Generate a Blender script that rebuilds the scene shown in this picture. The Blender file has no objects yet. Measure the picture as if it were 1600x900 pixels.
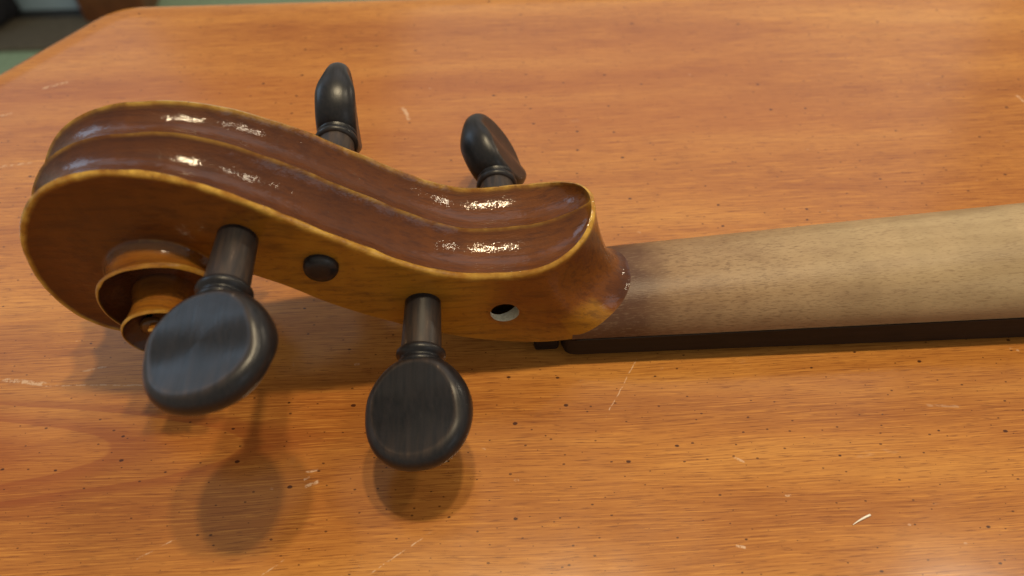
import bpy, bmesh, math, random
from mathutils import Vector, noise as mnoise
random.seed(7)
S = 0.001                                   # all plans below are in millimetres
SC = bpy.context.scene
COL = SC.collection
rad = math.radians

# ------------------------------------------------------------------ camera, world, lamps, exposure
cam_d = bpy.data.cameras.new('camera')
cam = bpy.data.objects.new('camera', cam_d)
COL.objects.link(cam)
SC.camera = cam
PITCH, YAW = 52.0, 3.0
cam_d.sensor_width = 36.0
cam_d.lens = 1240.0 / 1600.0 * 36.0
cam_d.clip_start = 0.005
cam_d.clip_end = 30.0
cam.location = (-14.94 * S, -99.88 * S, 136.37 * S)
cam.rotation_euler = (rad(90 - PITCH), 0, rad(-YAW))
cam_d.dof.use_dof = True
cam_d.dof.focus_distance = 0.153
cam_d.dof.aperture_fstop = 17.0

world = bpy.data.worlds.new('World')
SC.world = world
world.use_nodes = True
bg = world.node_tree.nodes['Background']
bg.inputs['Color'].default_value = (1.0, 0.90, 0.76, 1)
bg.inputs['Strength'].default_value = 0.42

SC.view_settings.view_transform = 'Standard'
SC.view_settings.look = 'None'
SC.view_settings.exposure = 0.0
SC.view_settings.gamma = 1.0


def lamp(name, loc, power, radius, color):
    d = bpy.data.lights.new(name, 'POINT')
    d.energy = power
    d.shadow_soft_size = radius
    d.color = color
    o = bpy.data.objects.new(name, d)
    o.location = [v * S for v in loc]
    COL.objects.link(o)
    return o


def area(name, loc, target, sx, sy, power, color):
    d = bpy.data.lights.new(name, 'AREA')
    d.shape = 'RECTANGLE'
    d.size, d.size_y = sx * S, sy * S
    d.energy = power
    d.color = color
    o = bpy.data.objects.new(name, d)
    o.location = [v * S for v in loc]
    v = Vector(target) - Vector(loc)
    o.rotation_euler = v.to_track_quat('-Z', 'Y').to_euler()
    COL.objects.link(o)
    return o


lamp('bulb', (-2, 95, 900), 13.0, 0.020, (1.0, 0.80, 0.50))
lamp('bulb', (112, 95, 900), 12.0, 0.020, (1.0, 0.80, 0.50))
lamp('far_lamp', (1350, 760, 620), 12.0, 0.035, (1.0, 0.84, 0.62))
area('window_or_fill_light', (950, -1000, 880), (0, 0, 0), 500, 600, 1.0, (0.75, 0.87, 1.0))
area('window_or_fill_light', (-900, 1150, 1150), (0, 0, 0), 700, 800, 1.3, (0.62, 0.80, 1.0))
area('window_or_fill_light', (-1500, 700, 850), (0, 0, 0), 700, 700, 5, (0.50, 0.74, 1.0))
lamp('bulb', (540, 120, 900), 7.0, 0.036, (1.0, 0.84, 0.60))
area('window_or_fill_light', (450, 1500, 1400), (0, 0, 0), 1500, 1200, 4.2, (0.95, 0.93, 0.95))  # added soft fill behind the table for a veil, no known window


# ------------------------------------------------------------------ node helpers
class NT:
    def __init__(self, name):
        self.m = bpy.data.materials.new(name)
        self.m.use_nodes = True
        self.t = self.m.node_tree
        self.b = self.t.nodes['Principled BSDF']
        tc = self.t.nodes.new('ShaderNodeTexCoord')
        self.obj = tc.outputs['Object']

    def new(self, k, **kw):
        n = self.t.nodes.new(k)
        for a, v in kw.items():
            setattr(n, a, v)
        return n

    def put(self, sock, v):
        if hasattr(v, 'node'):
            self.t.links.new(v, sock)
        elif isinstance(v, (tuple, list)) and len(v) == 3 and sock.type == 'RGBA':
            sock.default_value = (*v, 1)
        else:
            sock.default_value = v

    def set(self, **kw):
        for k, v in kw.items():
            self.put(self.b.inputs[k.replace('_', ' ')], v)

    def mapping(self, scale=(1, 1, 1), rot=(0, 0, 0), loc=(0, 0, 0), src=None):
        n = self.new('ShaderNodeMapping')
        n.inputs['Scale'].default_value = scale
        n.inputs['Rotation'].default_value = rot
        n.inputs['Location'].default_value = loc
        self.put(n.inputs['Vector'], src or self.obj)
        return n.outputs[0]

    def noise(self, vec, scale=1.0, detail=3.0, rough=0.5, dist=0.0):
        n = self.new('ShaderNodeTexNoise')
        self.put(n.inputs['Vector'], vec)
        n.inputs['Scale'].default_value = scale
        n.inputs['Detail'].default_value = detail
        n.inputs['Roughness'].default_value = rough
        n.inputs['Distortion'].default_value = dist
        return n.outputs['Fac']

    def voro(self, vec, scale=1.0, rnd=1.0):
        n = self.new('ShaderNodeTexVoronoi', voronoi_dimensions='2D')
        self.put(n.inputs['Vector'], vec)
        n.inputs['Scale'].default_value = scale
        n.inputs['Randomness'].default_value = rnd
        return n

    def ramp(self, fac, stops):
        n = self.new('ShaderNodeValToRGB')
        e = n.color_ramp.elements
        while len(e) > 1:
            e.remove(e[-1])
        for i, (p, c) in enumerate(stops):
            x = e[0] if i == 0 else e.new(p)
            x.position = p
            x.color = (*c, 1) if isinstance(c, tuple) else (c, c, c, 1)
        self.put(n.inputs[0], fac)
        return n.outputs[0]

    def mix(self, fac, a, b, mode='MIX'):
        n = self.new('ShaderNodeMix', data_type='RGBA', blend_type=mode)
        self.put(n.inputs[0], fac)
        self.put(n.inputs[6], a)
        self.put(n.inputs[7], b)
        return n.outputs[2]

    def math(self, op, a, b=0.0, clamp=False):
        n = self.new('ShaderNodeMath', operation=op, use_clamp=clamp)
        self.put(n.inputs[0], a)
        self.put(n.inputs[1], b)
        return n.outputs[0]

    def attr(self, name):
        return self.new('ShaderNodeAttribute', attribute_name=name).outputs['Fac']

    def bump(self, h, strength=0.3, dist=0.0002, prev=None):
        n = self.new('ShaderNodeBump')
        n.inputs['Strength'].default_value = strength
        n.inputs['Distance'].default_value = dist
        self.put(n.inputs['Height'], h)
        if prev is not None:
            self.put(n.inputs['Normal'], prev)
        return n.outputs[0]

    def xyz(self, vec):
        n = self.new('ShaderNodeSeparateXYZ')
        self.put(n.inputs[0], vec)
        return n.outputs


def smooth01(N, x, a, b):
    n = N.new('ShaderNodeMapRange', interpolation_type='SMOOTHSTEP')
    N.put(n.inputs[0], x)
    n.inputs[1].default_value = a
    n.inputs[2].default_value = b
    return n.outputs[0]


# ------------------------------------------------------------------ materials
def seg_mask(N, xs, ys, p, q, width, wob=None):
    """1 near the segment p-q (mm, table coordinates) of the given half width, 0 elsewhere."""
    px, py = p
    qx, qy = q
    L = math.hypot(qx - px, qy - py)
    ux, uy = (qx - px) / L, (qy - py) / L
    dx = N.math('SUBTRACT', xs, px * S)
    dy = N.math('SUBTRACT', ys, py * S)
    al = N.math('ADD', N.math('MULTIPLY', dx, ux), N.math('MULTIPLY', dy, uy))
    ac = N.math('ADD', N.math('MULTIPLY', dx, -uy), N.math('MULTIPLY', dy, ux))
    if wob is not None:
        ac = N.math('ADD', ac, wob)
    ac = N.math('ABSOLUTE', ac)
    m = N.math('SUBTRACT', 1.0, smooth01(N, ac, width * S * 0.35, width * S))
    m = N.math('MULTIPLY', m, smooth01(N, al, 0.0, L * S * 0.15))
    return N.math('MULTIPLY', m, N.math('SUBTRACT', 1.0, smooth01(N, al, L * S * 0.85, L * S)))


def mat_table():
    N = NT('table_wood')
    o = N.obj
    warp = N.noise(N.mapping((9, 30, 9)), 1.0, 2)
    comb = N.new('ShaderNodeCombineXYZ')
    N.put(comb.inputs[1], N.math('MULTIPLY', N.math('SUBTRACT', warp, 0.5), 0.006))
    add = N.new('ShaderNodeVectorMath', operation='ADD')
    N.put(add.inputs[0], o)
    N.put(add.inputs[1], comb.outputs[0])
    wv = add.outputs[0]
    broad = N.noise(N.mapping((6, 55, 10), src=wv), 1.0, 4, 0.55)
    fine = N.noise(N.mapping((75, 3300, 60), src=wv), 1.0, 4, 0.62)
    dash = N.noise(N.mapping((240, 5200, 60), src=wv, loc=(3, 1, 0)), 1.0, 2, 0.5)
    base = N.ramp(broad, [(0.28, (0.255, 0.080, 0.016)), (0.5, (0.375, 0.146, 0.029)), (0.72, (0.50, 0.232, 0.052))])
    col = N.mix(N.math('MULTIPLY', smooth01(N, fine, 0.50, 0.70), 0.62), base, (0.150, 0.038, 0.008))
    col = N.mix(N.math('MULTIPLY', smooth01(N, fine, 0.48, 0.32), 0.42), col, (0.64, 0.29, 0.055))
    col = N.mix(N.math('MULTIPLY', smooth01(N, dash, 0.57, 0.68), 0.62), col, (0.115, 0.032, 0.010))
    # reddish cathedral figure: nested parabolas, sharp on their inner side
    xs, ys, _ = N.xyz(wv)
    lw = N.math('MULTIPLY', N.math('SUBTRACT', N.noise(N.mapping((20, 90, 1)), 1.0, 3, 0.6), 0.5), 0.010)

    def parab(x0, y0, k, pitch, span):
        dy = N.math('SUBTRACT', ys, y0 * S)
        f = N.math('ADD', N.math('SUBTRACT', xs, x0 * S), N.math('MULTIPLY', N.math('MULTIPLY', dy, dy), k / S))
        f = N.math('ADD', f, lw)
        ph = N.math('FRACT', N.math('DIVIDE', f, pitch * S))
        ln = N.math('MULTIPLY', smooth01(N, ph, 0.0, 0.05), N.math('SUBTRACT', 1.0, smooth01(N, ph, 0.08, 0.75)))
        inside = N.math('MULTIPLY', smooth01(N, f, -span * S, -span * S * 0.5), N.math('SUBTRACT', 1.0, smooth01(N, f, pitch * S * 0.9, pitch * S * 1.0)))
        return N.math('MULTIPLY', ln, inside)
    cat = N.math('MAXIMUM', parab(-62, -28, 0.46, 26, 90), N.math('MULTIPLY', parab(150, 30, -0.20, 34, 10), 0.0))
    col = N.mix(N.math('MULTIPLY', cat, 0.50), col, (0.195, 0.044, 0.011))
    drift = smooth01(N, N.noise(N.mapping((3.5, 16, 1), loc=(2.2, 0.4, 0)), 1.0, 2), 0.45, 0.68)
    col = N.mix(N.math('MULTIPLY', drift, 0.35), col, (0.26, 0.066, 0.014))
    # dark worm-hole specks of the distressed finish, in two sizes
    def specks(scale, rot, rmin, rmax, keep, seed):
        v = N.voro(N.mapping((0.8, 1.25, 1), rot=(0, 0, rot), loc=(seed, seed * .7, 0)), scale)
        c = N.xyz(v.outputs['Color'])
        r = N.math('ADD', rmin, N.math('MULTIPLY', N.math('POWER', c[0], 2.5), rmax - rmin))
        wn_ = N.math('MULTIPLY', N.math('SUBTRACT', N.noise(o, 1500, 2), 0.5), rmax * 0.8)
        m_ = N.math('SUBTRACT', 1.0, smooth01(N, N.math('SUBTRACT', N.math('ADD', v.outputs['Distance'], wn_), r), -0.010, 0.012))
        dens = N.math('MULTIPLY', N.math('SUBTRACT', 0.5, N.noise(N.mapping((22, 30, 1), loc=(seed, 2, 0)), 1.0, 2, 0.6)), 2.2)
        return N.math('MULTIPLY', m_, N.math('GREATER_THAN', c[1], N.math('ADD', dens, keep)))
    sp1 = specks(120, 0.0, 0.006, 0.046, 0.15, 3.1)
    sp2 = specks(290, 0.35, 0.018, 0.066, 0.16, 1.7)
    sp = N.math('MAXIMUM', sp1, N.math('MULTIPLY', sp2, 0.8))
    col = N.mix(N.math('MULTIPLY', sp, 0.92), col, (0.042, 0.011, 0.005))
    # pale scratches, scuffs and chipped finish
    xs, ys, _ = N.xyz(o)
    wobn = N.noise(N.mapping((400, 400, 1)), 1.0, 2)
    wob = N.math('MULTIPLY', N.math('SUBTRACT', wobn, 0.5), 0.0006)
    brk = smooth01(N, N.noise(N.mapping((600, 600, 1)), 1.0, 3, 0.7), 0.42, 0.60)
    scr = None
    for p, q, wd, k in SCRATCHES:
        m = N.math('MULTIPLY', seg_mask(N, xs, ys, p, q, wd * 0.8, wob), k * 0.8)
        scr = m if scr is None else N.math('MAXIMUM', scr, m)
    scr = N.math('MULTIPLY', scr, brk)
    v3 = N.voro(N.mapping((0.8, 1.3, 1), rot=(0, 0, 0.9)), 62)
    dot = N.math('LESS_THAN', v3.outputs['Distance'], N.math('MULTIPLY', N.xyz(v3.outputs['Color'])[2], 0.030))
    dot = N.math('MULTIPLY', dot, N.math('GREATER_THAN', N.xyz(v3.outputs['Color'])[1], 0.62))
    scuff = smooth01(N, N.noise(N.mapping((60, 160, 1), loc=(5, 9, 0)), 1.0, 5, 0.65), 0.66, 0.80)
    scr = N.math('MAXIMUM', scr, N.math('MULTIPLY', N.math('MULTIPLY', dot, brk), 0.3))
    scr = N.math('MAXIMUM', scr, N.math('MULTIPLY', scuff, 0.30))
    col = N.mix(N.math('MULTIPLY', scr, 0.8), col, (0.62, 0.45, 0.30))
    h = N.math('SUBTRACT', N.math('MULTIPLY', fine, 0.25), N.math('MULTIPLY', sp, 1.0))
    nb = N.bump(h, 0.25, 0.00012)
    rough = N.math('ADD', 0.12, N.math('MULTIPLY', N.noise(o, 55, 4, 0.6), 0.12))
    rough = N.math('ADD', rough, N.math('MULTIPLY', scr, 0.3))
    N.set(Base_Color=col, Roughness=0.55, Normal=nb, Coat_Weight=1.0, Coat_Roughness=rough, Coat_IOR=1.47)
    N.put(N.b.inputs['Specular IOR Level'], 0.0)
    cn = N.bump(N.noise(N.mapping((25, 60, 1)), 1.0, 3), 0.06, 0.0006)
    N.put(N.b.inputs['Coat Normal'], cn)
    return N.m


SCRATCHES = [
    ((-116, -10.6), (-101.5, -13.3), 0.85, 0.95), ((-103, -13.2), (-81, -14.3), 0.28, 0.6),
    ((-49.8, -34.6), (-47.3, -34.2), 0.35, 0.9), ((-49.9, -36.2), (-48.4, -35.4), 0.4, 0.9), ((-49.6, -37.6), (-47.0, -36.4), 0.55, 1.0),
    ((-78, -49.8), (-70.5, -45.7), 0.22, 0.75), ((-38, -54.7), (-26, -46.9), 0.20, 0.7), ((-55.5, -53.4), (-51.5, -50.6), 0.2, 0.6),
    ((6.5, -27), (15.5, -12.5), 0.20, 0.7), ((-35.3, 69.5), (-33.2, 63.2), 0.9, 0.85), ((-133.5, 81.5), (-125.5, 84.8), 1.0, 0.6),
    ((-142, 70.2), (-137.5, 71.9), 0.8, 0.6), ((129.5, 65.5), (131, 61.5), 0.8, 0.9), ((29.8, -35.8), (32.0, -36.8), 0.4, 0.7),
    ((26.4, -52.3), (28.3, -52.8), 0.45, 0.85), ((37.4, -43.7), (38.8, -43.7), 0.4, 0.7), ((-136, 51), (-126, 52.3), 0.7, 0.5),
    ((-97.2, -10.3), (-92, -9.3), 0.45, 0.6), ((69.5, -26.7), (77.5, -27.5), 0.5, 0.35), ((91.8, -14.5), (94, -15.3), 0.4, 0.6),
]


def mat_varnish(name, dark=False):
    N = NT(name)
    o = N.obj
    tone, wear = N.attr('tone'), N.attr('wear')
    n1 = N.noise(N.mapping((60, 180, 110)), 1.0, 4, 0.6)
    n2 = N.noise(o, 900, 3, 0.6)
    flame = N.noise(N.mapping((340, 50, 60)), 1.0, 2)
    t = N.math('ADD', tone, N.math('MULTIPLY', N.math('SUBTRACT', n1, 0.5), 0.26))
    t = N.math('ADD', t, N.math('MULTIPLY', N.math('SUBTRACT', flame, 0.5), 0.16))
    col = N.ramp(t, [(0.0, (0.044, 0.013, 0.005)), (0.28, (0.106, 0.031, 0.005)), (0.55, (0.185, 0.058, 0.007)),
                     (0.8, (0.335, 0.150, 0.012)), (1.0, (0.42, 0.21, 0.022))])
    strk = smooth01(N, N.noise(N.mapping((70, 1500, 700), rot=(0, 0.35, 0)), 1.0, 4, 0.6), 0.42, 0.70)
    col = N.mix(N.math('MULTIPLY', strk, 0.45), col, (0.030, 0.009, 0.006))
    fleck = smooth01(N, N.noise(N.mapping((700, 1600, 1600)), 1.0, 2), 0.60, 0.70)
    col = N.mix(N.math('MULTIPLY', fleck, 0.35), col, (0.075, 0.024, 0.010))
    wn = N.math('MULTIPLY', wear, smooth01(N, N.math('ADD', N.math('MULTIPLY', N.noise(o, 420, 4, 0.65), 0.6), N.math('MULTIPLY', N.noise(o, 60, 3), 0.7)), 0.42, 0.78))
    col = N.mix(wn, col, N.ramp(N.noise(o, 240, 3, 0.6), [(0.35, (0.34, 0.155, 0.016)), (0.65, (0.60, 0.37, 0.065))]))
    chip = N.math('MULTIPLY', smooth01(N, wear, 0.6, 0.95), smooth01(N, N.noise(o, 85, 3, 0.7), 0.64, 0.70))
    col = N.mix(chip, col, (0.80, 0.66, 0.46))
    dirt = N.math('MULTIPLY', wear, smooth01(N, N.noise(N.mapping((900, 500, 900)), 1.0, 3, 0.7), 0.60, 0.72))
    col = N.mix(N.math('MULTIPLY', dirt, 0.7), col, (0.10, 0.032, 0.010))
    h = N.math('ADD', N.math('MULTIPLY', N.noise(N.mapping((260, 420, 420)), 1.0, 2, 0.6), 0.6), N.math('MULTIPLY', N.noise(N.mapping((1500, 3000, 3000)), 1.0, 3, 0.65), 0.75))
    nb = N.bump(h, 0.55, 0.00022)
    N.set(Base_Color=col, Roughness=0.42, Normal=nb, Coat_Weight=1.0, Coat_Roughness=0.095, Coat_IOR=1.39)
    N.put(N.b.inputs['Specular IOR Level'], 0.06)
    hc = N.math('ADD', N.math('MULTIPLY', N.noise(N.mapping((260, 420, 420)), 1.0, 2, 0.6), 0.5), N.math('MULTIPLY', N.noise(N.mapping((620, 1250, 1250)), 1.0, 3, 0.6), 0.6))
    N.put(N.b.inputs['Coat Normal'], N.bump(hc, 0.80, 0.00019))
    return N.m


def mat_maple():
    N = NT('bare_maple')
    o = N.obj
    x, y, z = N.xyz(o)
    broad = N.noise(N.mapping((14, 160, 160)), 1.0, 4, 0.55)
    fl = N.noise(N.mapping((760, 3900, 3900)), 1.0, 3, 0.55)
    fl2 = N.noise(N.mapping((420, 2300, 2300), loc=(3, 7, 1)), 1.0, 2, 0.5)
    curl = N.noise(N.mapping((130, 25, 25), rot=(0, 0.1, 0.2)), 1.0, 2)
    col = N.ramp(broad, [(0.3, (0.250, 0.172, 0.088)), (0.55, (0.350, 0.258, 0.142)), (0.75, (0.43, 0.325, 0.185))])
    col = N.mix(N.math('MULTIPLY', smooth01(N, curl, 0.45, 0.65), 0.22), col, (0.50, 0.36, 0.20))
    # old brown stain that soaked in next to the head
    sx = N.math('ADD', x, N.math('MULTIPLY', N.math('SUBTRACT', N.noise(o, 160, 3), 0.5), 0.010))
    st = N.math('SUBTRACT', 1.0, smooth01(N, sx, 0.008, 0.085))
    st2 = N.math('SUBTRACT', 1.0, smooth01(N, sx, 0.0125, 0.0235))
    col = N.mix(N.math('MULTIPLY', st, 0.60), col, (0.185, 0.085, 0.036))
    col = N.mix(N.math('MULTIPLY', st2, 0.93), col, (0.060, 0.021, 0.011))
    # darker tone towards the fingerboard glue line
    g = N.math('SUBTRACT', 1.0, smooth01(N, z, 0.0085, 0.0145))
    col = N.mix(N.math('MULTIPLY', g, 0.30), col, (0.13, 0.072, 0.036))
    blot = smooth01(N, N.noise(N.mapping((70, 150, 150), loc=(4, 4, 1)), 1.0, 4, 0.65), 0.45, 0.70)
    col = N.mix(N.math('MULTIPLY', blot, N.math('ADD', 0.10, N.math('MULTIPLY', st, 0.40))), col, (0.135, 0.070, 0.036))
    fk = N.math('ADD', 0.26, N.math('MULTIPLY', st, 0.30))
    col = N.mix(N.math('MULTIPLY', smooth01(N, fl, 0.52, 0.68), fk), col, (0.090, 0.045, 0.022))
    col = N.mix(N.math('MULTIPLY', smooth01(N, fl2, 0.58, 0.70), fk), col, (0.115, 0.060, 0.030))
    col = N.mix(N.math('MULTIPLY', smooth01(N, fl, 0.46, 0.34), N.math('MULTIPLY', st, 0.14)), col, (0.40, 0.29, 0.17))
    nb = N.bump(N.math('SUBTRACT', 1.0, fl), 0.35, 0.00012)
    N.set(Base_Color=col, Roughness=0.40, Normal=nb)
    N.put(N.b.inputs['Specular IOR Level'], 0.28)
    return N.m


def mat_ebony(name, axis, c0=(0.005, 0.006, 0.008), c1=(0.013, 0.012, 0.014), rough=0.33, wearcol=(0.050, 0.033, 0.024)):
    N = NT(name)
    sc = [1600, 1600, 1600]
    sc[axis] = 60
    sc2 = [900, 900, 900]
    sc2[axis] = 120
    g = N.noise(N.mapping(tuple(sc)), 1.0, 4, 0.6)
    w = N.noise(N.mapping(tuple(sc2), loc=(2, 5, 8)), 1.0, 3, 0.6)
    wear = N.attr('wear')
    col = N.ramp(g, [(0.35, c0), (0.7, c1)])
    bl = N.noise(N.obj, 260, 3, 0.6)
    wf = N.math('MULTIPLY', wear, N.math('ADD', 0.35, N.math('MULTIPLY', smooth01(N, w, 0.38, 0.66), 0.65)))
    col = N.mix(wf, col, wearcol)
    pale = N.math('MULTIPLY', smooth01(N, wear, 0.35, 0.8), smooth01(N, w, 0.66, 0.76))
    col = N.mix(N.math('MULTIPLY', pale, 0.7), col, (0.30, 0.22, 0.16))
    r = N.math('ADD', rough, N.math('MULTIPLY', N.math('SUBTRACT', bl, 0.5), 0.16))
    r = N.math('ADD', r, N.math('MULTIPLY', wear, 0.10))
    N.set(Base_Color=col, Roughness=r, Normal=N.bump(g, 0.22, 0.00010))
    N.put(N.b.inputs['Specular IOR Level'], 0.34 if axis == 1 else 0.15)
    return N.m


def mat_plain(name, color, rough=0.7, scale=60, amp=0.25):
    N = NT(name)
    n = N.noise(N.obj, scale, 4, 0.6)
    d = tuple(c * (1 - amp) for c in color)
    l = tuple(min(1, c * (1 + amp)) for c in color)
    N.set(Base_Color=N.ramp(n, [(0.3, d), (0.7, l)]), Roughness=rough, Normal=N.bump(n, 0.2, 0.002))
    return N.m


M_TABLE = mat_table()
M_HEAD = mat_varnish('antiqued_varnish')
M_MAPLE = mat_maple()
M_BOARD = mat_ebony('ebony_board', 0, (0.004, 0.0035, 0.004), (0.010, 0.0075, 0.008), 0.45)
M_PEG = mat_ebony('ebony_peg', 1)
M_RAW = mat_plain('raw_cut_maple', (0.62, 0.60, 0.46), 0.7, 1500)
M_CARPET = mat_plain('green_carpet', (0.23, 0.32, 0.20), 0.95, 160)
M_RUG = mat_plain('grey_brown_rug', (0.095, 0.080, 0.055), 0.95, 120)
M_WALL = mat_plain('pale_blue_paint', (0.30, 0.42, 0.50), 0.6, 8, 0.06)
M_DARK = mat_plain('black_cloth', (0.012, 0.012, 0.018), 0.8, 60)
M_SHADOW = mat_plain('dark_shadow_strip', (0.02, 0.019, 0.02), 0.5, 30)
M_LEGW = mat_plain('dark_chair_wood', (0.13, 0.045, 0.014), 0.4, 30)
M_SPLINT = mat_plain('white_splinter', (0.78, 0.72, 0.60), 0.6, 900, 0.08)


# ------------------------------------------------------------------ mesh helpers
def obj(name, verts, faces, mat, parent=None, smooth=True, attrs=None, loc=None, sharp=None):
    me = bpy.data.meshes.new(name)
    me.from_pydata([tuple(c * S for c in v) for v in verts], [], faces)
    me.update()
    if attrs:
        for k, vals in attrs.items():
            a = me.attributes.new(k, 'FLOAT', 'POINT')
            a.data.foreach_set('value', vals)
    bm = bmesh.new()
    bm.from_mesh(me)
    bmesh.ops.recalc_face_normals(bm, faces=bm.faces)
    bm.to_mesh(me)
    bm.free()
    me.polygons.foreach_set('use_smooth', [smooth] * len(me.polygons))
    if sharp:
        me.set_sharp_from_angle(angle=rad(sharp))
    me.materials.append(mat)
    o = bpy.data.objects.new(name, me)
    COL.objects.link(o)
    if parent:
        o.parent = parent
    if loc:
        o.location = [c * S for c in loc]
    return o


def thing(name, label, cat, loc=(0, 0, 0), rotz=0.0, group=None):
    o = bpy.data.objects.new(name, None)
    o.empty_display_size = 0.01
    COL.objects.link(o)
    o.location = [c * S for c in loc]
    o.rotation_euler = (0, 0, rotz)
    tag(o, label, cat, group)
    return o


def tag(o, label, cat, group=None):
    o['label'] = label
    o['category'] = cat
    if group:
        o['group'] = group
    return o


def lerp(a, b, t):
    return a + (b - a) * t


def vl(a, b, t):
    return tuple(lerp(p, q, t) for p, q in zip(a, b))


def sstep(a, b, x):
    t = max(0.0, min(1.0, (x - a) / (b - a)))
    return t * t * (3 - 2 * t)


def table_interp(tab, x):
    """monotone-ish cubic through (x, y) knots"""
    if x <= tab[0][0]:
        return tab[0][1]
    if x >= tab[-1][0]:
        return tab[-1][1]
    for i in range(len(tab) - 1):
        if tab[i][0] <= x <= tab[i + 1][0]:
            break
    x0, y0 = tab[i]
    x1, y1 = tab[i + 1]

    def slope(j):
        if j == 0 or j == len(tab) - 1:
            a, b = (0, 1) if j == 0 else (-2, -1)
            return (tab[b][1] - tab[a][1]) / (tab[b][0] - tab[a][0])
        return (tab[j + 1][1] - tab[j - 1][1]) / (tab[j + 1][0] - tab[j - 1][0])
    h = x1 - x0
    t = (x - x0) / h
    m0, m1 = slope(i) * h, slope(i + 1) * h
    return ((2 * t**3 - 3 * t**2 + 1) * y0 + (t**3 - 2 * t**2 + t) * m0 + (-2 * t**3 + 3 * t**2) * y1 + (t**3 - t**2) * m1)


def catmull(pts, n):
    """n evenly spaced samples (by arc length) of a Catmull-Rom curve"""
    P = [tuple(2 * a - b for a, b in zip(pts[0], pts[1]))] + list(pts) + [tuple(2 * a - b for a, b in zip(pts[-1], pts[-2]))]
    dense = []
    for i in range(1, len(P) - 2):
        for k in range(40):
            t = k / 40
            dense.append(tuple(0.5 * (2 * P[i][c] + (P[i + 1][c] - P[i - 1][c]) * t + (2 * P[i - 1][c] - 5 * P[i][c] + 4 * P[i + 1][c] - P[i + 2][c]) * t * t
                                      + (3 * P[i][c] - P[i - 1][c] - 3 * P[i + 1][c] + P[i + 2][c]) * t**3) for c in range(len(P[0]))))
    dense.append(tuple(pts[-1]))
    L = [0.0]
    for a, b in zip(dense, dense[1:]):
        L.append(L[-1] + math.dist(a, b))
    out, j = [], 0
    for k in range(n):
        s = L[-1] * k / (n - 1)
        while j < len(L) - 2 and L[j + 1] < s:
            j += 1
        t = (s - L[j]) / max(1e-9, L[j + 1] - L[j])
        out.append(vl(dense[j], dense[j + 1], t))
    return out


# ------------------------------------------------------------------ the setting
FLOOR_Z = -700


def slab(x0, x1, y0, y1, z0, z1, bev=0.0):
    bm = bmesh.new()
    bmesh.ops.create_cube(bm, size=1)
    for v in bm.verts:
        v.co = Vector((lerp(x0, x1, v.co.x + .5), lerp(y0, y1, v.co.y + .5), lerp(z0, z1, v.co.z + .5)))
    if bev:
        bmesh.ops.bevel(bm, geom=bm.edges[:], offset=bev, segments=2, affect='EDGES', profile=0.5)
    bm.verts.index_update()
    V = [tuple(v.co) for v in bm.verts]
    F = [[v.index for v in f.verts] for f in bm.faces]
    bm.free()
    return V, F


V, F = slab(-3000, 3000, -2500, 1400, FLOOR_Z - 60, FLOOR_Z)
obj('floor', V, F, M_CARPET, smooth=False)['kind'] = 'structure'
V, F = slab(-1010, -715, 1236, 1300, FLOOR_Z + 0.5, FLOOR_Z + 900)
o = obj('wall', V, F, M_WALL, smooth=False)
o['kind'] = 'structure'
V, F = slab(-1010, -715, 1212, 1235.5, FLOOR_Z + 0.5, FLOOR_Z + 8, 2)  # flat dark strip at the wall foot, stands in for the skirting's shadow
o = obj('skirting_shadow', V, F, M_SHADOW, smooth=False)
o['kind'] = 'structure'
V, F = slab(-1010, -560, 1118, 1210, FLOOR_Z + 0.5, FLOOR_Z + 8, 2)
tag(obj('rug', V, F, M_RUG, smooth=False), 'grey brown rug on the green carpet past the table corner', 'rug')
V, F = slab(-714, -600, 1190, 1290, FLOOR_Z + 0.5, FLOOR_Z + 850, 6)
tag(obj('wooden_post', V, F, M_LEGW, smooth=False), 'dark brown wooden post standing behind the clipped table corner', 'post')


def bag():
    V, F, seg = [], [], 24
    prof = [(0, 0), (58, 0), (72, 14), (76, 60), (70, 150), (58, 210), (30, 235), (0, 238)]
    for r, z in prof:
        for k in range(seg):
            a = 2 * math.pi * k / seg
            n = 1 + 0.10 * math.sin(3 * a + z * 0.03) + 0.05 * math.sin(7 * a - z * 0.05)
            V.append((r * n * math.cos(a), r * n * 0.8 * math.sin(a), z))
    for i in range(len(prof) - 1):
        for k in range(seg):
            F.append([i * seg + k, i * seg + (k + 1) % seg, (i + 1) * seg + (k + 1) % seg, (i + 1) * seg + k])
    return V, F


V, F = bag()
o = obj('black_bag', V, F, M_DARK, loc=(-908, 1200, FLOOR_Z + 8.5))
tag(o, 'soft black bag on the rug in the far left corner', 'bag')


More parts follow.
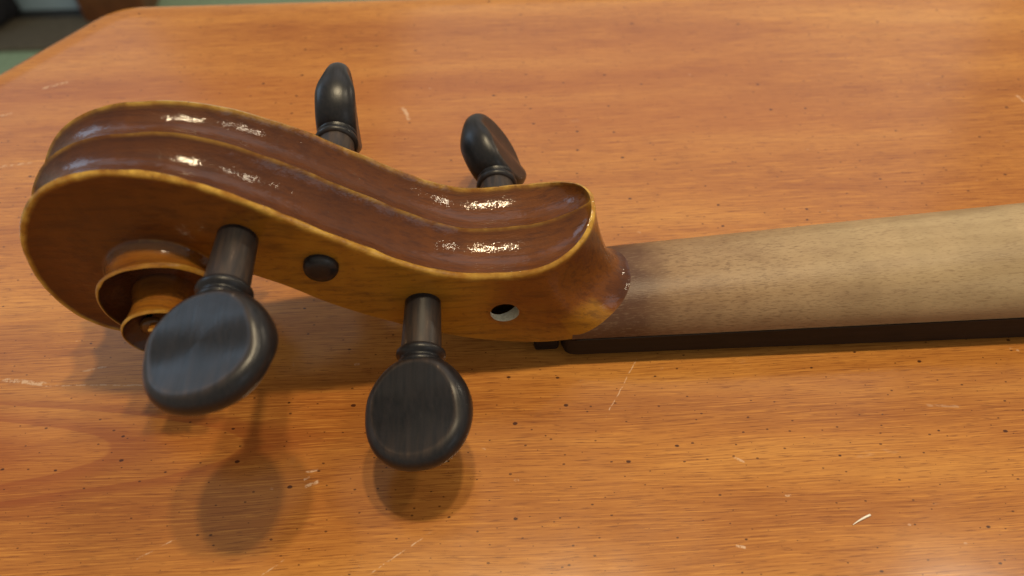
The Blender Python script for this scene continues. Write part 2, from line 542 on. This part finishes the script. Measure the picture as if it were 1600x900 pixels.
# ------------------------------------------------------------------ the table
def make_table():
    t = thing('table', 'orange brown wooden table with clipped corner and worn speckled finish', 'table', (0, 0, FLOOR_Z))
    P = [(-124, 122.5), (760, 122.5), (900, -60), (900, -480), (760, -640), (-130, -640), (-266, -480), (-266, -62)]
    P = P[::-1]
    # round the corners of the outline
    out = []
    n = len(P)
    for i in range(n):
        a, b, c = Vector(P[i - 1]), Vector(P[i]), Vector(P[(i + 1) % n])
        r = 9
        p0 = b + (a - b).normalized() * r
        p1 = b + (c - b).normalized() * r
        for k in range(9):
            u = k / 8
            q = p0 * (1 - u)**2 + b * 2 * u * (1 - u) + p1 * u * u
            out.append(q)
    m = len(out)
    cen = Vector((317, -260))
    rings = [(9, 0), (4, -0.0), (2.0, -0.5), (0.6, -1.8), (0.0, -4.0), (0, -16), (1.5, -19), (5, -21), (40, -21)]
    V, F = [], []
    for ins, z in rings:
        for i, q in enumerate(out):
            tang = (out[(i + 1) % m] - out[i - 1]).normalized()
            nrm = Vector((-tang.y, tang.x))
            if nrm.dot(cen - q) < 0:
                nrm = -nrm
            w = q + nrm * ins
            V.append((w.x, w.y, z))
    for r in range(len(rings) - 1):
        for i in range(m):
            F.append([r * m + i, r * m + (i + 1) % m, (r + 1) * m + (i + 1) % m, (r + 1) * m + i])
    F.append(list(range(m)))
    F.append(list(range((len(rings) - 1) * m, len(rings) * m)))
    obj('tabletop', V, F, M_TABLE, t, True, loc=(0, 0, -FLOOR_Z), sharp=35)
    for x, y in ((-120, -20), (760, -20), (760, -500), (-120, -500)):
        V, F, seg = [], [], 20
        prof = [(22, 0), (26, 20), (20, 60), (30, 300), (36, 480), (26, 520), (38, 560), (38, -FLOOR_Z - 22)]
        for r, z in prof:
            for k in range(seg):
                a = 2 * math.pi * k / seg
                V.append((x + r * math.cos(a), y + r * math.sin(a), z))
        for i in range(len(prof) - 1):
            for k in range(seg):
                F.append([i * seg + k, i * seg + (k + 1) % seg, (i + 1) * seg + (k + 1) % seg, (i + 1) * seg + k])
        obj('leg', V, F, M_TABLE, t)
    return t


make_table()

# ------------------------------------------------------------------ the violin
VROT = rad(1.2)

violin = thing('violin', 'violin lying face down with carved scroll, bare maple neck and ebony pegs', 'violin', (0, 0, 0), VROT)

# --- neck: half-round maple handle running out of the frame
GLUE_Z = 7.4


def neck_b(x):
    return 10.8 + 0.030 * (x - 15)


def neck_h(x):
    return 8.0 + 0.043 * (max(x, 3) - 15)


def neck_y(x):
    return -2.2 + 0.0113 * (x - 15)      # the handle is set a touch off the head's centre line


def glue_z(x):
    return GLUE_Z + 0.006 * x


def neck_pt(x, beta):
    """beta 0 = near glue line, 90 = ridge, 180 = far glue line"""
    c, s = math.cos(rad(beta)), math.sin(rad(beta))
    e = 0.90
    return (x, neck_y(x) - neck_b(x) * math.copysign(abs(c)**e, c), glue_z(x) + neck_h(x) * max(0.0, s)**e)


def make_neck():
    V, F = [], []
    xs = [1.2 + 0.8 * i for i in range(20)] + [18 + 3.5 * i for i in range(70)]
    K = 96
    for x in xs:
        for k in range(K + 1):
            V.append(neck_pt(x, 180 * k / K))
    W = K + 1
    for i in range(len(xs) - 1):
        for k in range(K):
            F.append([i * W + k, i * W + k + 1, (i + 1) * W + k + 1, (i + 1) * W + k])
        F.append([i * W, i * W + K, (i + 1) * W + K, (i + 1) * W])
    F.append(list(range(W)))
    F.append(list(range((len(xs) - 1) * W, len(xs) * W)))
    o = obj('neck', V, F, M_MAPLE, violin, sharp=50)
    return o


make_neck()


def make_fingerboard():
    V, F = [], []
    xs = [-0.6, 0.0, 1.0, 2.4] + [6 + 5 * i for i in range(52)]
    K = 16
    for i, x in enumerate(xs):
        b = neck_b(x) + 0.2
        NY = neck_y(x)
        arch = lerp(2.1, 1.0, sstep(0, 110, x))
        inset = {0: 1.5, 1: 0.6, 2: 0.15}.get(i, 0.0)
        up = {0: 1.6, 1: 0.6, 2: 0.15}.get(i, 0.0)
        ring = []
        # arched playing face (down) then up the sides to the glue line
        for k in range(K + 1):
            u = -1 + 2 * k / K
            y = u * (b - inset)
            ring.append((x, NY + y, 0.15 + up + arch * u * u))
        ring.append((x, NY + b - inset, glue_z(x) - 0.1 - inset * 0.1))
        ring.append((x, NY - (b - inset), glue_z(x) - 0.1 - inset * 0.1))
        V += ring
    W = K + 3
    for i in range(len(xs) - 1):
        for k in range(W):
            F.append([i * W + k, i * W + (k + 1) % W, (i + 1) * W + (k + 1) % W, (i + 1) * W + k])
    F.append(list(range(W)))
    F.append(list(range((len(xs) - 1) * W, len(xs) * W)))
    return obj('fingerboard', V, F, M_BOARD, violin, sharp=40, attrs={'wear': [0.03] * len(V)})


make_fingerboard()

V, F = slab(-6.0, -1.0, -11.2, 8.2, 1.6, 6.2, 0.7)
obj('nut', V, F, M_BOARD, violin, sharp=40, attrs={'wear': [0.0] * len(V)})

# --- head: pegbox, fluted back and scroll, one carved surface
CX, CZ = -72.0, 29.4
R_TAB = [(0, 24.0), (25, 23.3), (50, 22.0), (75, 21.3), (100, 21.4), (122, 21.4), (150, 19.2), (180, 16.8), (225, 13.8), (270, 11.9), (315, 10.3),
         (360, 8.9), (450, 8.4), (540, 7.6), (630, 6.4), (720, 5.4), (800, 5.1), (900, 4.8), (1000, 3.4), (1100, 2.2), (1300, 1.3), (1500, 1.0)]
W_TAB = [(0, 8.5), (45, 7.8), (90, 7.6), (135, 9.0), (180, 10.4), (270, 12.5), (360, 14.7), (450, 15.3), (540, 16.5), (630, 17.8), (720, 19.3),
         (810, 20.1), (900, 20.5), (1100, 20.6)]
F_TAB = [(-60, 9.4), (0, 8.9), (90, 9.2), (180, 10.4), (270, 10.9), (360, 11.2), (450, 11.8), (540, 13.0), (630, 14.4), (720, 16.6), (810, 18.2), (900, 18.6), (1100, 19.0)]
TH_T = 286.0


def sp(th):
    r = table_interp(R_TAB, th)
    q = sstep(380, 720, th)                   # the eye is carved low of the big turn's centre
    return (CX + 0.7 * q - r * math.sin(rad(th)), CZ - 2.5 * q + r * math.cos(rad(th)))


def build_path():
    """rows along the outer edge: dicts with O=(x,z), w, th"""
    rows = []
    rim = [(4.6, 0.0, 33.2), (4.3, 3.4, 32.7), (2.9, 6.6, 31.4), (0.0, 9.2, 29.6), (-4.0, 10.8, 28.0), (-9, 11.4, 27.1), (-17, 11.3, 27.0), (-22.5, 11.4, 28.4),
           (-29, 11.5, 31.7), (-36, 11.4, 36.5), (-45, 11.1, 43.0), (-52, 10.4, 47.6), (-59, 9.6, 51.1), (-65.5, 8.9, 52.9), (CX, 8.5, CZ + 24.0)]
    pts = catmull(rim, 230)
    for p in pts[:-1]:
        rows.append(dict(O=(p[0], p[2]), w=p[1], th=None))
    th = 0.0
    while th <= 1080:
        rows.append(dict(O=sp(th), w=table_interp(W_TAB, th), th=th))
        th += 1.25 if th < 360 else 2.5
    # inward normals
    for i, r in enumerate(rows):
        a = rows[max(0, i - 1)]['O']
        b = rows[min(len(rows) - 1, i + 1)]['O']
        tx, tz = b[0] - a[0], b[1] - a[1]
        L = math.hypot(tx, tz)
        r['n'] = (-tz / L, tx / L)
    return rows


ROWS = build_path()
N_RIM = 229                                   # rows before the scroll proper


def inner_points(side):
    """innermost line of the side face for each row: seam, front edge, then foot of the next turn's wall"""
    seam = []
    for q in range(19):
        beta = lerp(90, 0.5, (q / 18) ** 0.9)
        x = 1.6 + 12.2 * math.sin(rad(beta)) ** 0.95
        p = neck_pt(x, beta if side > 0 else 180 - beta)
        bt = rad(beta)
        seam.append((p[0], p[1] * side + 0.05 * math.cos(bt), p[2] - 0.05 * math.sin(bt), beta))
    e0 = seam[-1][1]
    front = [(1.6, e0, 7.5), (-4, lerp(e0, -11.0, .5), 6.0), (-10, -11.0, 5.4), (-20, -10.9, 8.0), (-32, -10.8, 13.6), (-43, -10.5, 20.2), (-51, -10.1, 26.4)]
    T = sp(TH_T)
    front.append((T[0], -9.5, T[1]))
    n1 = next(i for i, r in enumerate(ROWS) if r['O'][0] < -9)
    n2 = next(i for i, r in enumerate(ROWS) if r['O'][0] < -47)
    A = catmull([(a * 1.0, b, c, d * 0.12) for a, b, c, d in seam], n1 + 1)
    betas = [p[3] / 0.12 for p in A]
    A = [p[:3] for p in A]
    B = catmull(front, n2 - n1 + 1)
    pts = A[:-1] + B
    # from here on, follow the foot of the wall
    rest = len(ROWS) - len(pts)
    nth = N_RIM - len(pts)                     # rows still before theta = 0
    out = list(pts)
    for i in range(len(pts), len(ROWS)):
        r = ROWS[i]
        if r['th'] is None:
            k = (i - len(pts) + 1) / (nth + 1)
            th = lerp(-(360 - TH_T), 0, k)
        else:
            th = r['th']
        x, z = sp(th + 360)
        f = table_interp(F_TAB, th)
        if i - len(pts) < 1:
            pass
        out.append((x, -f, z))
        r['foot'] = th + 360
    return out, n1, n2, betas


INNER, N_CHIN, N_THROAT, BETAS = inner_points(1)
INNER_FAR = inner_points(-1)[0]


def make_head():
    V, F, tone, wear = [], [], [], []

    def add(p, t, w):
        V.append(p)
        tone.append(t)
        wear.append(w)
        return len(V) - 1
    US = [0, .02, .05, .09, .14, .2, .27, .34, .42, .5, .58, .66, .74, .81, .87, .92, .96, 1.0]
    nR = len(ROWS)
    grid = {}
    for side in (1, -1):                       # 1 = near (y negative)
        for i, r in enumerate(ROWS):
            ox, oz = r['O']
            w = r['w']
            nx, nz = r['n']
            th = r['th']
            c = 0.70 if th is None or th < 300 else lerp(0.70, 0.38, sstep(300, 380, th))
            c *= 1 + 0.45 * mnoise.noise(Vector((ox * 0.13, oz * 0.13, side * 3.0))) + 0.25 * mnoise.noise(Vector((ox * 0.4, oz * 0.4, side * 5.0)))
            c0 = min(c, w * 0.8)
            jit = mnoise.noise(Vector((ox * 0.5, oz * 0.5, side * 9.0))) * 0.10
            a = (ox, -(w - c0), oz)
            mid = (ox + nx * c * 0.33, -(w - c0 * 0.30), oz + nz * c * 0.33)
            b = (ox + nx * (c + jit), -w, oz + nz * (c + jit))
            I = (INNER if side > 0 else INNER_FAR)[i]
            # control point of the side profile
            m = vl(b, I, 0.5)
            k = 1 - sstep(0.55, 1.0, i / N_CHIN) if i < N_CHIN else 0.0
            C = m
            if i < N_CHIN:
                bt = rad(BETAS[i])
                q_ = 0.45 * (b[2] - I[2]) * math.cos(bt)
                cc = (I[0] - lerp(0.85, 0.66, sstep(50, 85, BETAS[i])) * (I[0] - b[0]), I[1] + q_ * math.sin(bt), I[2] + q_ * math.cos(bt))
                C = vl(m, cc, k)
            if th is None:
                tn = 0.56 + 0.24 * sstep(-60, -40, ox) * (1 - sstep(-25, -8, ox)) - 0.26 * sstep(-45, -68, ox)  # amber mid cheek: varnish colour plus the table's reflected glow in the tone
                tn = lerp(tn, 0.42, k * 0.9)
            else:
                tn = lerp(0.30, 0.05, sstep(300, 380, th))  # inner turns darker: recess stain plus their shade put into the tone
            idx = []
            dip = 0.0
            if th is not None or ox < -52:
                q = sstep(-50, -75, ox) if th is None else 1.0
                dip = 0.75 * q if (th is None or th < 300) else 0.5
            wr = 0.95 if th is None or th < 200 else lerp(0.95, 0.35, sstep(200, 340, th)) + 0.35 * sstep(620, 720, th)
            idx.append(add(a, lerp(tn, 0.55, .5), wr))
            idx.append(add(mid, 0.75, wr))
            idx.append(add(b, 0.75, wr))
            for u in US[1:]:
                p = tuple((1 - u)**2 * b[q] + 2 * u * (1 - u) * C[q] + u * u * I[q] for q in range(3))
                inset = dip * math.sin(math.pi * u**0.7) if dip else 0.0
                p = (p[0], p[1] + inset, p[2])
                t_ = tn
                if i < N_CHIN:
                    t_ = lerp(t_, 0.10, sstep(42, 60, BETAS[i]) * sstep(0.62, 0.95, u))
                    g_ = sstep(44, 34, BETAS[i]) * sstep(0.55, 0.8, u)
                    t_ = lerp(t_, 0.74, g_)
                elif i < N_THROAT:
                    t_ += 0.16 * sstep(0.6, 0.95, u) * sstep(-30, 0, ox)
                wv = 0.8 * wr * (1 - sstep(0.0, 0.05, u)) + (0.12 if u > 0.985 and th is None else 0)
                idx.append(add(p, t_, wv))
            if side == -1:
                for q in idx:
                    V[q] = (V[q][0], -V[q][1], V[q][2])
            grid[side, i] = idx
        for i in range(nR - 1):
            g0, g1 = grid[side, i], grid[side, i + 1]
            for k in range(len(g0) - 1):
                F.append([g0[k], g0[k + 1], g1[k + 1], g1[k]])
        # walls that climb from one turn to the next
        byth = {}
        for i, r in enumerate(ROWS):
            if 'foot' in r:
                byth[i] = r['foot']
        prev = None
        thl = sorted(byth.items(), key=lambda kv: kv[1])
        rimth = [(r['th'], i) for i, r in enumerate(ROWS) if r['th'] is not None]
        for i, ft in thl:
            # row whose own rim sits at this angle (interpolated)
            if ft > rimth[-1][0] - 1:
                break
            j = next(q for q in range(len(rimth) - 1) if rimth[q][0] <= ft <= rimth[q + 1][0])
            t0, i0 = rimth[j]
            t1, i1 = rimth[j + 1]
            u = (ft - t0) / (t1 - t0)
            top = vl(V[grid[side, i0][0]], V[grid[side, i1][0]], u)
            foot = V[grid[side, i][-1]]
            nx = math.sin(rad(ft))
            nz = -math.cos(rad(ft))
            col = [grid[side, i][-1]]
            for s_ in (0.06, 0.14, 0.25, 0.38, 0.52, 0.66, 0.8, 0.91, 1.0):
                p = vl(foot, top, s_)
                cove = 0.85 * math.sin(math.pi * s_) * min(1.0, table_interp(R_TAB, ft) / 6)
                fil = 0.0
                p = (p[0] + nx * (cove - fil * .5), p[1], p[2] + nz * (cove - fil * .5))
                if s_ == 1.0:
                    p = top
                col.append(add(p, 0.30 + 0.27 * sstep(0.0, 0.4, s_), 0.05 + (0.3 if s_ > 0.95 else 0)))
            if prev:
                for k in range(len(col) - 1):
                    F.append([prev[k], prev[k + 1], col[k + 1], col[k]])
            prev = col
    # fluted back from the chin round to the throat
    KB = 40
    prev = None
    lastrow = None
    for i, r in enumerate(ROWS):
        if r['th'] is not None and r['th'] > TH_T + 0.5:
            break
        w = r['w']
        nx, nz = r['n']
        a, b = V[grid[1, i][0]], V[grid[-1, i][0]]
        D = 2.25 * min(1.0, (w / 9.0)) ** 1.3
        D *= sstep(0, 0.16, i / N_CHIN * 0.5) if i < N_CHIN else 1.0
        if r['th'] is not None:
            D *= lerp(1.0, 1.25, sstep(90, 200, r['th'])) * (1 - sstep(TH_T - 20, TH_T, r['th']))
        row = [grid[1, i][0]]
        for k in range(1, KB):
            u = -1 + 2 * k / KB
            s_ = abs(math.sin(math.pi * u))
            d = D * s_ ** 0.72
            sp_w = 1 - sstep(0.0, 0.055, abs(u))
            ed = sstep(0.93, 1.0, abs(u))
            d -= (0.15 + 0.75 * (sstep(-16, -30, r['O'][0]) * sstep(-74, -58, r['O'][0]) if r['th'] is None else 0)) * D / 2.2 * (1 - abs(u))**1.5
            p = vl(a, b, k / KB)
            row.append(add((p[0] + nx * d, p[1], p[2] + nz * d), 0.17 + 0.16 * sstep(-40, -5, r['O'][0]) + 0.25 * sp_w + 0.5 * (1 - sstep(0, 0.45, i / N_CHIN)), max(sp_w * 0.55, ed * 0.5, 0.9 * (1 - sstep(0.05, 0.34, i / N_CHIN)))))
        row.append(grid[-1, i][0])
        if prev:
            for k in range(KB):
                F.append([prev[k], prev[k + 1], row[k + 1], row[k]])
        prev = row
        lastrow = row
    # front of the pegbox between the two cheeks
    prev = None
    for i in range(N_CHIN - 2, N_THROAT + 1):
        row = [grid[1, i][-1], grid[-1, i][-1]]
        if prev:
            F.append([prev[0], prev[1], row[1], row[0]])
        prev = row
    # string-hole: a real hole through the near cheek
    hx, hz, hr = -11.9, 15.6, 2.75
    keep, hole_edges = [], {}
    near = set()
    for i in range(nR):
        near.update(grid[1, i])
    killed = []
    for f in F:
        if len(f) == 4 and all(v in near for v in f) and any(math.hypot(V[v][0] - hx, V[v][2] - hz) < hr + 0.5 for v in f) and all(V[v][1] < -6 for v in f):
            killed.append(f)
        else:
            keep.append(f)
    cnt = {}
    for f in killed:
        for a, b in zip(f, f[1:] + f[:1]):
            cnt.setdefault(frozenset((a, b)), []).append((a, b))
    border = [v[0] for v in cnt.values() if len(v) == 1]
    nxt = dict(border)
    start = border[0][0]
    loop = [start]
    while nxt[loop[-1]] != start:
        loop.append(nxt[loop[-1]])
    nc = len(loop)

    def ang(v):
        return math.atan2(V[v][2] - hz, V[v][0] - hx)
    ymean = sum(V[v][1] for v in loop) / nc
    rims = []
    for v in loop:
        a = ang(v)
        rims.append(add((hx + hr * math.cos(a), ymean, hz + hr * math.sin(a)), 0.5, 0.25))
    for k in range(nc):
        keep.append([loop[k], loop[(k + 1) % nc], rims[(k + 1) % nc], rims[k]])
    o = obj('scroll_head', V, keep, M_HEAD, violin, attrs={'tone': tone, 'wear': wear}, sharp=62)
    # bore of the hole, pale cut wood
    HV, HF, seg = [], [], 40
    for y, r_ in ((0.02, hr), (0.6, hr), (1.2, hr), (1.9, hr - .05)):
        for k in range(seg):
            a = 2 * math.pi * k / seg
            HV.append((hx + r_ * math.cos(a), ymean + y + (0.36 * r_ * math.cos(a) if y > 1.85 else 0), hz + r_ * math.sin(a)))
    for i in range(3):
        for k in range(seg):
            HF.append([i * seg + k, i * seg + (k + 1) % seg, (i + 1) * seg + (k + 1) % seg, (i + 1) * seg + k])
    obj('peg_hole', HV, HF, M_RAW, o)
    # domed eye of the scroll on both sides
    for sgn in (-1, 1):
        EV, EF, seg = [], [], 28
        prof = [(2.4, 17.8), (2.4, 18.7), (1.8, 19.0), (0.9, 19.15), (0.0, 19.2)]
        for r_, y in prof:
            for k in range(seg):
                a = 2 * math.pi * k / seg
                EV.append((CX + 0.7 + r_ * math.cos(a), sgn * y, CZ - 2.5 + r_ * math.sin(a)))
        for i in range(len(prof) - 1):
            for k in range(seg):
                EF.append([i * seg + k, i * seg + (k + 1) % seg, (i + 1) * seg + (k + 1) % seg, (i + 1) * seg + k])
        obj('scroll_eye', EV, EF, M_HEAD, o, attrs={'tone': [0.1] * len(EV), 'wear': [0.1] * len(EV)})
    return o


make_head()


# --- pegs
def lathe(prof, seg=40, wear=None):
    """prof: list of (distance along -y from origin, radius)"""
    V, F, W = [], [], []
    for i, (a, r) in enumerate(prof):
        for k in range(seg):
            t = 2 * math.pi * k / seg
            V.append((r * math.cos(t), -a, r * math.sin(t)))
            W.append(wear[i] if wear else 0.0)
    for i in range(len(prof) - 1):
        for k in range(seg):
            F.append([i * seg + k, i * seg + (k + 1) % seg, (i + 1) * seg + (k + 1) % seg, (i + 1) * seg + k])
    F.append(list(range(seg)))
    F.append(list(range((len(prof) - 1) * seg, len(prof) * seg)))
    return V, F, W


def head_mesh(L=18.6, Wd=8.9, H0=5.2, H1=3.1, rim=2.0):
    """flattened peg button: flat oval faces with a crisp edge and rounded thick rim"""
    V, F, W = [], [], []
    n = 72
    out = []
    for k in range(n):
        t = 2 * math.pi * k / n
        c, s_ = math.cos(t), math.sin(t)
        e = 2.0 / 2.25
        ax = (L - rim) / 2 + rim * 0.15 + 0.2 + math.copysign(abs(c)**e, c) * ((L - rim) / 2 - 0.3)
        taper = 1.0 - 0.13 * sstep(0.2, -1.0, c)
        wd = math.copysign(abs(s_)**e, s_) * (Wd - rim * 0.35) * taper
        out.append((ax, wd))
    cen = ((L - rim) / 2 + 0.5, 0.0)

    def H(a):
        return lerp(H0, H1, sstep(0.28, 0.66, a / L))
    prof = [(50, 0), (47, 0), (40, 0), (30, 0), (18, 0), (6, 0), (-6, 0), (-18, 0), (-30, 0), (-40, 0), (-47, 0), (-50, 0)]
    rings = []
    # top face: gently hollowed, rings shrinking to the centre
    for sgn in (1,):
        for f_ in (0.0, 0.3, 0.6, 0.8, 0.93, 1.0):
            ring = []
            for (a, w) in out:
                aa, ww = lerp(cen[0], a, f_), lerp(0, w, f_)
                z = H(aa) * math.sin(rad(50)) - 0.12 * (1 - f_**2)
                V.append((ww, -aa, z))
                W.append(0.10 + (0.5 if f_ == 1.0 else 0.0) + 0.35 * sstep(0.6, 1, aa / L))
                ring.append(len(V) - 1)
            rings.append(ring)
    for ph, _ in prof:
        ring = []
        c, s_ = math.cos(rad(ph)), math.sin(rad(ph))
        for k, (a, w) in enumerate(out):
            a0, w0 = out[k - 1]
            a1, w1 = out[(k + 1) % n]
            ta, tw = a1 - a0, w1 - w0
            l = math.hypot(ta, tw)
            na, nw = -tw / l * -1, ta / l * -1
            if na * (a - cen[0]) + nw * w < 0:
                na, nw = -na, -nw
            off = rim * (max(0.0, c - 0.6428) / 0.3572) ** 0.6
            V.append((w + nw * off, -(a + na * off), H(a) * s_))
            W.append((0.6 if abs(ph) > 48 else 0.3 if abs(ph) > 44 else 0.03) + 0.22 * sstep(0.8, 1, a / L))
            ring.append(len(V) - 1)
        rings.append(ring)
    for f_ in (1.0, 0.93, 0.8, 0.6, 0.3, 0.0):
        ring = []
        for (a, w) in out:
            aa, ww = lerp(cen[0], a, f_), lerp(0, w, f_)
            z = -H(aa) * math.sin(rad(50)) + 0.12 * (1 - f_**2)
            V.append((ww, -aa, z))
            W.append(0.25 + (0.45 if f_ == 1.0 else 0.0))
            ring.append(len(V) - 1)
        rings.append(ring)
    for r0, r1 in zip(rings, rings[1:]):
        for k in range(n):
            F.append([r0[k], r0[(k + 1) % n], r1[(k + 1) % n], r1[k]])
    return V, F, W


def make_peg(loc, dirx, dirz, roll, shaft, back, side, label, wd=8.3):
    """loc: point on the cheek; side -1 toward the camera, +1 away; back: length inside and beyond"""
    t = bpy.data.objects.new('peg', None)
    t.empty_display_size = 0.01
    COL.objects.link(t)
    t.parent = violin
    t.location = [c * S for c in loc]
    d = Vector((dirx, side, dirz)).normalized()
    # local -y is the outward axis
    q = Vector((0, -1, 0)).rotation_difference(d)
    if side > 0:
        q = Vector((dirx, 1, dirz)).to_track_quat('-Y', 'Z')
    from mathutils import Quaternion
    t.rotation_mode = 'QUATERNION'
    t.rotation_quaternion = q @ Quaternion((0, 1, 0), rad(roll))
    t['label'] = label
    pr = [(-back - 0.7, 0.6), (-back - 0.55, 1.7), (-back - 0.15, 2.75), (-back + 0.5, 3.0), (0, 3.30), (1.2, 3.33), (shaft * 0.5, 3.45), (shaft - 0.4, 3.62), (shaft, 3.66)]
    w = [0, 0, 0.1, 0.1, 0.15, 0.2, 0.75, 0.9, 0.6]
    V, F, W = lathe(pr, 44, w)
    # denser rows so wear fades along the shaft
    obj('shaft', V, F, M_PEG, t, attrs={'wear': W}, sharp=50)
    s0 = shaft
    pr = [(s0 - .05, 3.5), (s0 + .1, 4.0), (s0 + .5, 4.35), (s0 + .95, 4.42), (s0 + 1.4, 4.3), (s0 + 1.75, 3.85), (s0 + 2.0, 3.65), (s0 + 2.3, 3.8),
          (s0 + 2.6, 4.05), (s0 + 3.0, 4.1), (s0 + 3.35, 3.9), (s0 + 3.6, 3.65), (s0 + 4.0, 3.3), (s0 + 4.6, 2.2)]
    V, F, W = lathe(pr, 44, [0.25, .3, .12, .05, .05, 0, 0, 0, .05, .05, 0, 0, 0, 0])
    obj('collar', V, F, M_PEG, t, attrs={'wear': W})
    V, F, W = head_mesh(Wd=wd)
    obj('peg_head', V, F, M_PEG, t, attrs={'wear': W}, loc=(0, -(s0 + 2.9), 0), sharp=30)
    return t


make_peg((-55.4, -10.2, 39.2), -0.04, 0.0, -15, 10.6, 2, -1, 'peg nearest the scroll on the camera side', 8.9)
make_peg((-26.9, -10.9, 19.9), -0.05, -0.14, -15, 9.8, 2, -1, 'lower peg on the camera side below the pegbox', 8.2)
make_peg((-43.2, 10.9, 30.2), 0.0, -0.08, 88, 11.3, 23.0, 1, 'upright far side peg seen edge on')
make_peg((-11.2, 11.2, 15.8), -0.01, -0.08, -56, 11.4, 3.0, 1, 'far side peg turned half face on, its tip short of the empty hole')



# ------------------------------------------------------------------ small loose things
def splinter():
    V, F = [], []
    n, seg = 9, 6
    for i in range(n):
        u = i / (n - 1)
        x = lerp(-2.0, 2.0, u)
        y = 0.10 * math.sin(u * math.pi) - .05
        r = 0.08 + 0.12 * sstep(0, 0.8, u)
        for k in range(seg):
            a = 2 * math.pi * k / seg
            V.append((x, y + r * math.cos(a), 0.2 + r * 0.6 * math.sin(a)))
    for i in range(n - 1):
        for k in range(seg):
            F.append([i * seg + k, i * seg + (k + 1) % seg, (i + 1) * seg + (k + 1) % seg, (i + 1) * seg + k])
    F.append(list(range(seg)))
    F.append(list(range((n - 1) * seg, n * seg)))
    return V, F


V, F = splinter()
o = obj('splinter', V, F, M_SPLINT, loc=(49.8, -48.9, 0.0))
o.rotation_euler = (0, 0, rad(24))
tag(o, 'tiny white splinter lying on the table at the lower right', 'splinter')
